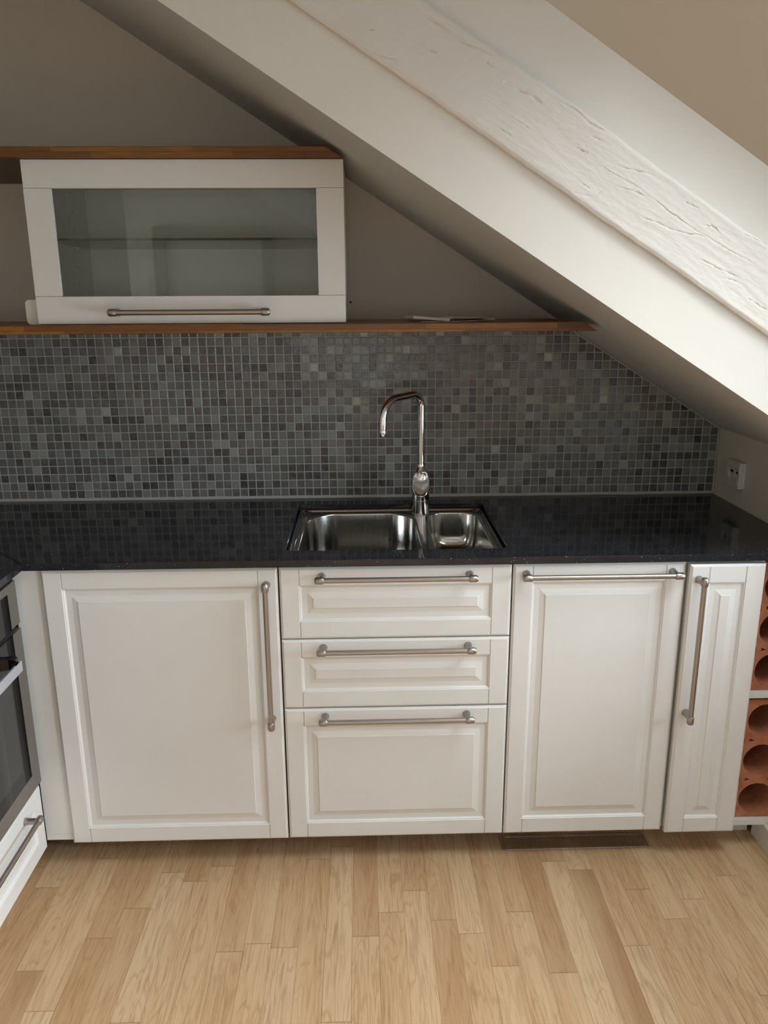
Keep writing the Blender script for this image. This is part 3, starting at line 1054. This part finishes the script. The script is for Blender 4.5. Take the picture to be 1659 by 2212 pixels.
t = thing('sink', 'undermounted stainless steel sink with one large and one small bowl', 'sink', (0, 0, 0))
DZ = 0.8845
big = rrect(0.640, 0.979, 0.100, 0.511, (0.095, 0.110, 0.05, 0.06), 12)
small = rrect(1.0115, 1.1745, 0.100, 0.511, (0.050, 0.062, 0.045, 0.045), 12)
plate('deck', rrect(0.594, 1.218, 0.046, 0.568, 0.02), [big, small], DZ - 0.0012, DZ, 0.0003, MAT['sink'], t)
rg = []
for ins, zz in ((0.003, 0.0), (0.0040, 0.0036), (0.0058, 0.0056), (0.0080, 0.0060), (0.0100, 0.0044), (0.0118, 0.0012), (0.0145, 0.0012), (0.0160, 0.0024), (0.0175, 0.0022), (0.019, 0.0)):
    rg.append([(x, y, DZ + zz) for x, y in rrect(0.6115 + ins, 1.2005 - ins, 0.0625 + ins, 0.5500 - ins, 0.026)])
MB().rings(rg, cap0=False, cap1=False).build('rim', MAT['sink'], t)


def bowl(nm, x0, x1, rad, dep):
    rings_ = []
    prof_ = [(-0.0025, 0.0004), (0.0, 0.0), (0.0018, -0.0016), (0.0026, -0.005), (0.006, -dep + 0.05), (0.011, -dep + 0.026), (0.022, -dep + 0.010), (0.040, -dep + 0.002), (0.055, -dep), (0.070, -dep - 0.001)]
    for ins, dz in prof_:
        rings_.append([(x, y, DZ + dz) for x, y in rrect(x0 + ins, x1 - ins, 0.100 + ins, 0.511 - ins, tuple(max(r - ins * 0.55, 0.004) for r in rad), 12)])
    o = MB().rings(rings_, cap0=False, cap1=True).build(nm, MAT['bowl'], t)
    cx = (x0 + x1) / 2
    dd = MB().lathe([(0, 0.040), (0.002, 0.040), (0.003, 0.036), (0.001, 0.030)], (cx, 0.30, DZ - dep - 0.0005), (0, 0, 1))
    dd.build('drain', MAT['chrome'], o)
    return o


bowl('large_bowl', 0.640, 0.979, (0.095, 0.110, 0.05, 0.06), 0.175)
bowl('small_bowl', 1.0115, 1.1745, (0.050, 0.062, 0.045, 0.045), 0.12)

# tap
FX, FY = 0.999, 0.500
t = thing('kitchen_tap', 'chrome mixer tap with tall swivel spout standing behind the sink divider', 'tap', (FX, FY, DZ + 0.0007))
m = MB()
m.lathe([(0.0, 0.0295), (0.003, 0.0295), (0.004, 0.0282), (0.045, 0.0275), (0.0455, 0.0270), (0.046, 0.0275), (0.094, 0.0270), (0.108, 0.0268), (0.118, 0.0262), (0.128, 0.0242), (0.137, 0.0208), (0.144, 0.0172), (0.149, 0.0140), (0.153, 0.0124), (0.158, 0.0120)], (0, 0, 0), (0, 0, 1), 40)
m.build('body', MAT['chrome'], t)
# spout
dirv = Vector((-0.72, -0.69, 0)).normalized()
reach, ztop = 0.166, 0.3770
pts = [Vector((0, 0, 0.155)), Vector((0, 0, 0.20)), Vector((0, 0, 0.26)), Vector((0, 0, 0.29))]
r1 = 0.040
for k in range(0, 11):
    a = math.radians(90 * k / 10)
    pts.append(dirv * (r1 - r1 * math.cos(a)) + Vector((0, 0, ztop - r1 + r1 * math.sin(a))))
r2 = 0.062
for k in range(0, 13):
    a = math.radians(86 * k / 12)
    pts.append(dirv * (reach - r2 + r2 * math.sin(a)) + Vector((0, 0, ztop - 0.004 - r2 + r2 * math.cos(a))))
pts.append(pts[-1] + Vector((0, 0, -0.030)) + dirv * 0.001)
sp_o = MB().tube(pts, 0.0112, 24).build('spout', MAT['chrome'], t)
e = pts[-1]
ae = MB()
ae.lathe([(0, 0.0112), (0.0004, 0.0105), (0.0013, 0.0105), (0.0017, 0.0114), (0.0022, 0.0116), (0.0195, 0.0116), (0.0205, 0.0112), (0.0205, 0.009), (0.014, 0.009)], e + Vector((0, 0, 0.001)), (0, 0, -1), 28)
ae.build('aerator', MAT['chrome'], sp_o)
# lever: a scooped tongue hugging the head and reaching forward
lv = MB()
rows = []
ns, nw = 26, 17
for i in range(ns):
    s = i / (ns - 1)
    e_ = math.sqrt(max(0.0, 1 - (2 * s - 1) ** 2))
    half = 0.0268 * e_ ** 0.85 + 0.0004
    r = []
    for j in range(nw):
        q = -1 + 2 * j / (nw - 1)
        dish = (1 - q * q) * e_                                  # hollow towards the middle
        r.append((half * q - 0.004 * s, -0.0235 - 0.030 * s ** 1.3 + 0.012 * dish * (1 - 0.6 * s) + 0.016 * q * q * (1 - s) * e_, 0.140 - 0.075 * s))
    rows.append(r)
lv.rings(rows, closed=False, cap0=False, cap1=False)
lo_ = lv.build('lever', MAT['chrome'], t)
so = lo_.modifiers.new('thickness', 'SOLIDIFY')
so.thickness = 0.0045
so.offset = 0
mk = MB().lathe([(0, 0.0028), (0.0006, 0.0024)], (0.0, -0.0262, 0.1335), (0, -1, 0.6), 16)
ro = mk.build('temperature_mark', simple('red_and_blue_mark', '#a3161a', 0.3), lo_)

# ------------------------------------------------------------------ oak shelves and wall cabinet
SY0 = 0.200


def shelf(nm, z0, z1, label, margin):
    m = MB()
    xa, xb = xline(SOF, z0) - margin, xline(SOF, z1) - margin
    b_ = 0.0012
    poly = [(XL + 0.003, z0), (xa, z0), (xb, z1), (XL + 0.003, z1)]
    ins = [(XL + 0.003, z0 + b_), (xa - 0.001, z0 + b_), (xb - 0.001, z1 - b_), (XL + 0.003, z1 - b_)]
    m.rings([[(x, SY0, z) for x, z in ins], [(x, SY0 + b_, z) for x, z in poly], [(x, YB - 0.001, z) for x, z in poly]], smooth=False)
    return tag(m.build(nm, MAT['oak']), label, 'shelf', 'oak wall shelves')


shelf('oak_shelf', 1.4548, 1.4785, 'long oiled oak shelf above the tiles, carrying the glass cabinet', 0.033)
shelf('oak_shelf', 1.8765, 1.9015, 'short oiled oak shelf on top of the glass cabinet', 0.026)

X0, X1, Z0, Z1, DY = -0.0165, 0.7795, 1.4800, 1.8755, 0.220
t = thing('wall_cabinet', 'white wall cabinet with glass flap door between the two oak shelves', 'wall cabinet', (0, 0, 0))
m = MB()
cy0, cy1, th = DY + 0.0205, YB - 0.002, 0.018
m.box(X0 + 0.001, X0 + th, cy0, cy1, Z0, Z1).box(X1 - th, X1 - 0.001, cy0, cy1, Z0, Z1).box(X0 + th, X1 - th, cy0, cy1, Z0, Z0 + th).box(X0 + th, X1 - th, cy0, cy1, Z1 - th, Z1).box(X0 + th, X1 - th, cy1 - 0.01, cy1, Z0 + th, Z1 - th)
m.build('carcass', MAT['lit_melamine'], t)
gx0, gx1_, gz0, gz1 = 0.0500, 0.7102, 1.5492, 1.8090
m = MB()
gp = 0.00035
b_ = 0.0012
m.box(X0, X1, DY, DY + 0.019, Z0, gz0 - gp, b_).box(X0, X1, DY, DY + 0.019, gz1 + gp, Z1, b_)
m.box(X0, gx0, DY, DY + 0.019, gz0 + gp, gz1 - gp, b_ * 0.4).box(gx1_, X1, DY, DY + 0.019, gz0 + gp, gz1 - gp, b_ * 0.4)
d = m.build('door', MAT['lacquer'], t)
MB().box(gx0 - 0.006, gx1_ + 0.006, DY + 0.0128, DY + 0.0130, gz0 - 0.006, gz1 + 0.006).build('glass_pane', MAT['pane'], d)
put_handle(d, (0.1745, DY, 1.5085))
m = MB().box(X0 + th + 0.002, X1 - th - 0.002, 0.272, 0.622, 1.6885, 1.6945)
gs = m.build('glass_shelf', [MAT['shelf_glass'], MAT['glass_edge']], t)
for p in gs.data.polygons:
    if p.normal.y < -0.5:
        p.material_index = 1
gs['label'] = 'clear glass shelf with dark green front edge'
for z in (1.8333, 1.7833, 1.7335, 1.6335, 1.5846, 1.535):
    MB().lathe([(0, 0.0022), (0.0003, 0.0022)], (X0 + th - 0.0001, 0.505, z), (1, 0, 0), 12).build('pin_hole', MAT['dark'], t)
for x, sx in ((X0 + th, 1), (X1 - th, -1)):
    for y in (0.51, 0.31):
        MB().box(min(x, x + sx * 0.010), max(x, x + sx * 0.010), y - 0.005, y + 0.005, 1.6800, 1.6885, 0.001).build('shelf_pin', MAT['plastic'], t)

# rounded white plastic box left of the cabinet, on the shelf
m = MB()
bx = rrect(-0.0545, 0.010, 1.4788, 1.5415, 0.011, 6)
m.rings([[(x + (0.5 - 0.5) * 0, y, z) for x, z in bx] for y in (0.2430, 0.2900)], smooth=False)
bm_o = m.build('plastic_box', MAT['plastic'])
tag(bm_o, 'small white plastic box with rounded corners beside the wall cabinet', 'box')
bv = bm_o.modifiers.new('edge', 'BEVEL')
bv.width, bv.segments, bv.limit_method = 0.004, 3, 'ANGLE'
for v in bm_o.data.vertices:
    v.co.x = min(v.co.x, X0 - 0.0015 + 0.0)

# open booklet on the lower shelf
m = MB()
zs = 1.4786
bk = thing('booklet', 'white paper booklet lying half open on the lower oak shelf', 'booklet', (0.0, 0.0, 0.0))


def sheet(mb, prof_, y0, y1, skew, th_):
    up_ = [[(x + skew * (y - y0), y, z + th_) for x, z in prof_] for y in (y0, y1)]
    dn = [[(x + skew * (y - y0), y, z) for x, z in prof_] for y in (y0, y1)]
    n_ = len(prof_)
    mb.rings([dn[0] + up_[0][::-1], dn[1] + up_[1][::-1]], smooth=False)


m1 = MB()
sheet(m1, [(0.962, zs + 0.0085), (0.99, zs + 0.0065), (1.02, zs + 0.004), (1.05, zs + 0.0018), (1.060, zs + 0.0016)], 0.300, 0.445, -0.12, 0.0068)
m1.build('page_block', MAT['paper'], bk)
m2 = MB()
sheet(m2, [(0.985, zs + 0.0004), (1.060, zs + 0.0002), (1.09, zs + 0.0002), (1.13, zs + 0.0018), (1.185, zs + 0.0050)], 0.300, 0.445, -0.12, 0.0011)
m2.build('back_cover', MAT['paper'], bk)
m3 = MB()
sheet(m3, [(1.0605, zs + 0.0025), (1.062, zs + 0.0060), (1.067, zs + 0.0092), (1.076, zs + 0.0112), (1.092, zs + 0.0112), (1.12, zs + 0.0090), (1.15, zs + 0.0076), (1.186, zs + 0.0064)], 0.300, 0.445, -0.12, 0.0007)
m3.build('raised_leaf', MAT['paper'], bk)

# screw in the wall
m = MB().lathe([(-0.004, 0.0034), (0.001, 0.0034), (0.0018, 0.0024), (0.0010, 0.0010)], (0.7863, YB, 1.5308), (0, -1, 0), 14)
tag(m.build('wall_screw', simple('dull_brass', '#4f4335', 0.5, 0.6)), 'small dull screw in the wall just beside the wall cabinet', 'screw')

# double socket on the right wall
t = thing('wall_socket', 'white surface mounted double socket on the wall above the worktop end', 'socket', (0, 0, 0))
sy0, sy1, sz0, sz1 = 0.4330, 0.5190, 0.9660, 1.0470
MB().box(1.9835, XR - 0.0005, sy0, sy1, sz0, sz1, 0.0012).build('base', MAT['socket'], t)
hs = []
for yc_ in (0.4895, 0.4505):
    hs.append([(yc_ + 0.0182 * math.cos(2 * math.pi * k / 32), 1.0095 + 0.0195 * math.sin(2 * math.pi * k / 32)) for k in range(32)])
cv = plate('cover', [(sy0, sz0), (sy1, sz0), (sy1, sz1), (sy0, sz1)], hs, -0.0055, 0.0055, 0.0008, MAT['socket'], t)
for v in cv.data.vertices:
    y, z, o_ = v.co.x, v.co.y, v.co.z
    v.co = (1.9778 - o_, y, z)
for yc_ in (0.4895, 0.4505):
    o = MB().lathe([(0, 0.0185), (0.0022, 0.0178), (0.0024, 0.0120), (0.0024, 0.002)], (1.9832, yc_, 1.0095), (-1, 0, 0), 28).build('recess', MAT['socket'], t)
    MB().box(1.9785, 1.9812, yc_ - 0.0150, yc_ + 0.0150, 1.0095, 1.0150).build('slot', MAT['dark'], o)
fin = MB()
rows = []
for k in range(25):
    s = k / 24
    z = 0.976 + 0.060 * s
    y = 0.4375 + 0.0045 * math.sin(s * 2 * math.pi - 0.6) * (1 - 0.4 * s)
    rows.append([(1.9728, y - 0.0008, z), (1.9708, y - 0.0008, z), (1.9708, y + 0.0008, z), (1.9728, y + 0.0008, z)])
fin.rings(rows, smooth=False)
fin.build('ridge', MAT['socket'], t)

# clear plastic drip tray on the floor, pushed under the dishwasher
t = thing('drip_tray', 'flat smoky clear plastic tray on the floor half under the dishwasher', 'tray', (0, 0, 0))
lvl = [(0.0, 0.0006), (0.001, 0.0032), (0.0025, 0.0042), (0.0085, 0.0042), (0.0100, 0.0030), (0.0110, 0.0016)]
m = MB()
m.rings([[(x, y, zz) for x, y in rrect(1.2065 + i_, 1.6365 - i_, 0.0290 + i_, 0.0985 - i_, 0.007, 4)] for i_, zz in lvl], smooth=False, cap0=False, cap1=True)
tr_ = m.build('tray', MAT['mat_plastic'], t)
if max(tr_.data.polygons, key=lambda p: p.area).normal.z < 0:
    tr_.data.flip_normals()
